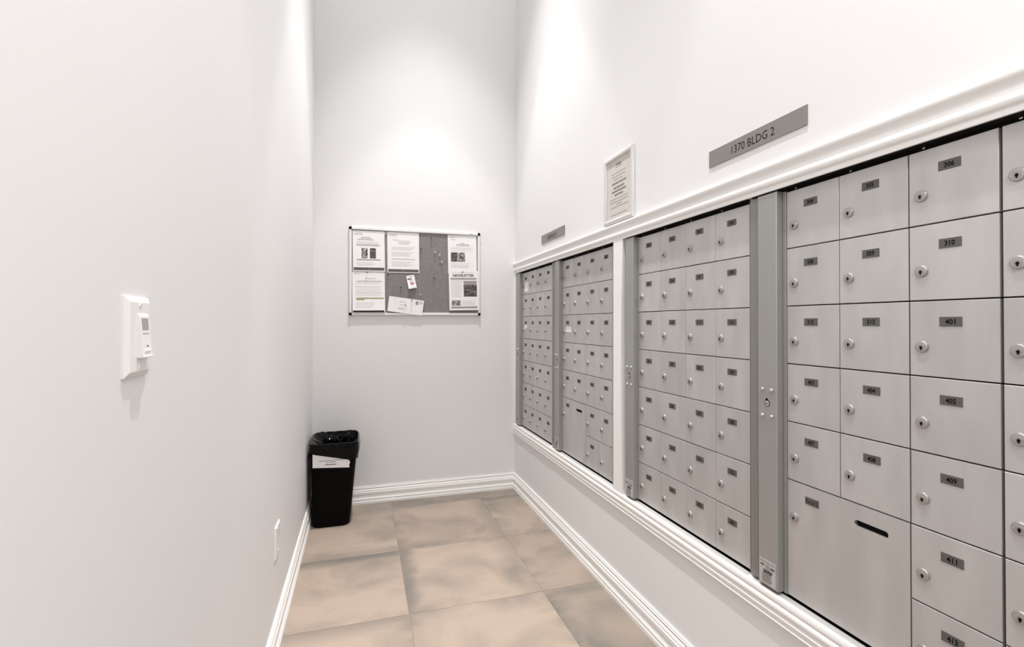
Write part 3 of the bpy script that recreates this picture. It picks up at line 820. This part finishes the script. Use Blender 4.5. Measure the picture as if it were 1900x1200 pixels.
for x, z, kd, lab in PINS:
    m_ = M_PINW if kd == 1 else M_PIN
    base = {0: 0, 1: 0, 2: -.0105, 3: -.0090}[kd]
    if lab.startswith('dark pin between'): base = -.0030
    if lab.startswith('clear pin between'): base = -.0
    if lab.startswith('clear pin at'): base = -.0034
    r = 1. if kd != 2 and kd != 3 else .85
    p = empty('push_pin', (x, YFELT + base, z)); tag(p, lab, 'push pin', 'push pins on the bulletin board')
    mb = MB(); mb.lathe(0, 0, [(.0004, 0), (.0006, -.006)], M_STEEL, 8); mb.build('needle', p)
    mb = MB(); mb.lathe(0, 0, [(.0045 * r, -.005), (.0047 * r, -.0062), (.0024 * r, -.0078), (.0026 * r, -.0135), (.0046 * r, -.0150), (.0046 * r, -.0175), (.0036 * r, -.0182)], m_, 14)
    mb.build('pin_head', p, smooth=True)

# ------------------------------------------------------------------ waste bin with liner
bin_ = empty('waste_bin', (-.153, 3.215, 0)); tag(bin_, 'tall black plastic waste bin in the far left corner', 'bin')


def rrect(w, d, r, n=7, flat=6):
    """rounded rectangle outline, counter-clockwise, n points per corner and `flat` along each side"""
    pts = []
    for cx_, cy_, a0 in ((w / 2 - r, d / 2 - r, 0), (-w / 2 + r, d / 2 - r, PI / 2), (-w / 2 + r, -d / 2 + r, PI), (w / 2 - r, -d / 2 + r, 1.5 * PI)):
        for k in range(n):
            a = a0 + PI / 2 * k / (n - 1); pts.append((cx_ + r * math.cos(a), cy_ + r * math.sin(a)))
    out = []; N_ = len(pts)
    for i in range(N_):
        out.append(pts[i])
        if i % n == n - 1:
            a, b_ = pts[i], pts[(i + 1) % N_]
            for k in range(1, flat): out.append((a[0] + (b_[0] - a[0]) * k / flat, a[1] + (b_[1] - a[1]) * k / flat))
    return out


def loft(mb, rings, m, cap0=True, cap1=True):
    n = len(rings[0]); vs = [p for r in rings for p in r]; fs = []
    for j in range(len(rings) - 1):
        for k in range(n): fs.append((j * n + k, j * n + (k + 1) % n, (j + 1) * n + (k + 1) % n, (j + 1) * n + k))
    if cap0: fs.append(tuple(range(n - 1, -1, -1)))
    if cap1: fs.append(tuple((len(rings) - 1) * n + k for k in range(n)))
    mb.add(vs, fs, m)


HB = .500


def bring(t, extra=0., z=None, shift=(0, 0)):
    """outline of the bin at height fraction t; the foot is smaller and sits a little further from the camera's wall side"""
    w = .214 + (.270 - .214) * t; d = .262 + (.335 - .262) * t; r = .045 + .012 * t
    cx_ = -.016 * (1 - t) - .001 * t; cy_ = -.004 * t
    return [(x + cx_ + shift[0], y + cy_ + shift[1], (HB * t if z is None else z)) for x, y in rrect(w + 2 * extra, d + 2 * extra, r + extra)]


mb = MB(); mb.solid = True
rings = [bring(0, -.008, .0005), bring(0, 0, .008)] + [bring(t) for t in (.2, .4, .6, .8, .93)] + [bring(.93, .004, .93 * HB + .002), bring(1, .004, HB - .003), bring(1, .002, HB), bring(1, -.004, HB - .001)] + [bring(t, -.004) for t in (.8, .5, .2)] + [bring(.02, -.006, .012)]
loft(mb, rings, M_BLACKP); mb.build('body', bin_, smooth=True)
# the handwritten-looking paper notice taped on its front, following the slope of the front face
mb = MB(); mb.solid = True
fy = lambda z: -(.262 + (.335 - .262) * (z / HB)) / 2 - .004 * (z / HB) - .0052
px0, px1 = -.117, .088
pt = [(px0, .368), (px1, .357), (px1 - .002, .372), (px1 + .004, .390), (px1 - .004, .404), (-.02, .428), (px0, .450)]
n = len(pt); mb.add([(x, fy(z), z) for x, z in pt] + [(x, fy(z) + .0006, z) for x, z in pt], [tuple(range(n)), tuple(range(2 * n - 1, n - 1, -1))] + [(k, (k + 1) % n, n + (k + 1) % n, n + k) for k in range(n)], M_PAPER)
sg = mb.build('paper_sign', bin_); sg['label'] = 'torn white paper sign with three lines of small print'
mb = MB(); words(mb, -.085, .052, .4085, .0042, 0, M_INKG, .05); words(mb, -.045, .012, .3975, .0042, 0, M_INKG, .1); words(mb, -.048, .014, .3835, .0052, 0, mat('ink_mid', (.16, .15, .14), .7), .0)
mb.v = [(x, fy(z) - .0006, z) for x, y, z in mb.v]; mb.build('print', sg)
mb = MB(); mb.solid = True
mb.add([(px0 - .002, fy(.362) - .0004, .362), (px1 + .006, fy(.349) - .0004, .349), (px1 + .006, fy(.357) - .0004, .357), (px0 - .002, fy(.3705) - .0004, .3705)], [(0, 1, 2, 3)], M_LINER); t_ = mb.build('tape', bin_); t_['label'] = 'strip of clear tape under the paper sign'

# liner: a crumpled bag folded over the rim
from mathutils import noise as nz
def ring_hi(t): 
    w = .214 + .056 * t; d = .262 + .073 * t; r = .045 + .012 * t
    return [(x - .016 * (1 - t) - .001 * t, y - .004 * t) for x, y in rrect(w, d, r, 12, 26)]


top = ring_hi(1); NR = len(top); rows = []
spec = [(0, 1 - k / 12) for k in range(12)] + [(1, 0), (1, 1)] + [(2, (k + 1) / 22) for k in range(22)]
for zone, t in spec:
    ring = []
    for k, (x, y) in enumerate(top):
        dx, dy = x + .001, y + .004; L = math.hypot(dx, dy); nx, ny = dx / L, dy / L
        ang = math.atan2(dy, dx)
        fx = min(1, max(0, (x + .115) / .215))
        drop = .050 + .050 * fx if y < -.10 else .100 - .03 * min(1, (y + .10) / .2)
        right = max(0, nx)
        if zone == 0:
            d_ = drop * t; zz = HB + .003 - d_
            tp = max(0, zz / HB); bx, by = ring_hi(1)[0][0], 0
            # hug the tapering body, with a puff at the right that is pulled in again at the hem
            e = .0075 - .052 * d_ + .008 * right * math.sin(PI * min(1, t * 1.15)) ** 1
            # slanting drapes running down to the right, sharp crests
            ph = (k / NR * 60 + t * 9 + 2.2 * nz.noise(Vector((x * 14, y * 14, t * 2))))
            e += (.0022 * abs(math.sin(ph)) + .0045 * max(0, nz.noise(Vector((x * 26, y * 26, zz * 40 + x * 30))))) * (.25 + t)
            zz += .0025 * nz.noise(Vector((x * 30, y * 30, 3.)))
        elif zone == 1:
            e = .005 if t == 0 else -.001; zz = HB + .006 + .005 * abs(nz.noise(Vector((x * 40, y * 40, 0)))) + .004 * max(0, nz.noise(Vector((x * 16, y * 16, 7.))))
        else:
            zz = HB + .004 - .20 * t
            amp = min(1, t * 4)
            cr = nz.noise(Vector((math.cos(ang) * 5.5, math.sin(ang) * 5.5, zz * 9))) ; fine = nz.noise(Vector((x * 60, y * 60, zz * 45)))
            rid = 1 - abs(math.sin(ang * 19 + 3 * cr))
            e = -.004 - .045 * t - amp * (.016 * abs(cr) * 2 + .010 * rid ** 3 + .008 * abs(fine)); zz += .008 * fine * amp
            if x < -.055:      # loose gathered film at the near left corner, bunched up inside the rim
                k2 = min(1, (-.055 - x) / .04) * (1 - t) ** 1.5 * amp
                e -= k2 * (.035 + .05 * t); zz += k2 * (.055 * (t ** .5) + .022 * cr)
        ring.append((x + nx * e, y + ny * e, zz))
    rows.append(ring)
mb = MB(); loft(mb, rows, M_LINER, cap0=False, cap1=True)
lin = mb.build('bin_liner', smooth=False, loc=(-.153, 3.215, 0))
for p_ in lin.data.polygons: p_.use_smooth = True
lin.data.set_sharp_from_angle(angle=math.radians(38))
tag(lin, 'glossy black plastic bag folded over the rim of the waste bin', 'bin liner')
bpy.context.view_layer.update()

# ------------------------------------------------------------------ ceiling downlights (they carry the beams set at the top)
first_dl = None
for i, (x, y) in enumerate(DOWN):
    d = empty('downlight', (x, y, ZC)); tag(d, ['round recessed downlight nearest the back wall', 'round recessed downlight over the middle of the corridor', 'round recessed downlight nearest the entrance'][i], 'ceiling light', 'recessed ceiling downlights')
    if first_dl is None:
        n = 28; vs = []; fs = []
        for r, z in ((.085, 0), (.088, -.004), (.078, -.008), (.068, -.004), (.066, 0)):
            for k in range(n): vs.append((r * math.cos(2 * PI * k / n), r * math.sin(2 * PI * k / n), z))
        for j in range(4):
            for k in range(n): fs.append((j * n + k, j * n + (k + 1) % n, (j + 1) * n + (k + 1) % n, (j + 1) * n + k))
        mb = MB(); mb.solid = True; mb.add(vs, fs, M_WHITE); r_ = mb.build('trim_ring', d, smooth=True)
        ml = bpy.data.materials.new('lamp_glow'); ml.use_nodes = True; b_ = ml.node_tree.nodes['Principled BSDF']; b_.inputs['Emission Color'].default_value = (1, .95, .88, 1); b_.inputs['Emission Strength'].default_value = 4
        mb = MB(); mb.add([(.066 * math.cos(2 * PI * k / n), .066 * math.sin(2 * PI * k / n), -.001) for k in range(n)], [tuple(range(n))], ml); g_ = mb.build('lens', d); first_dl = (r_, g_)
    else:
        for q in first_dl: dup(q, d)
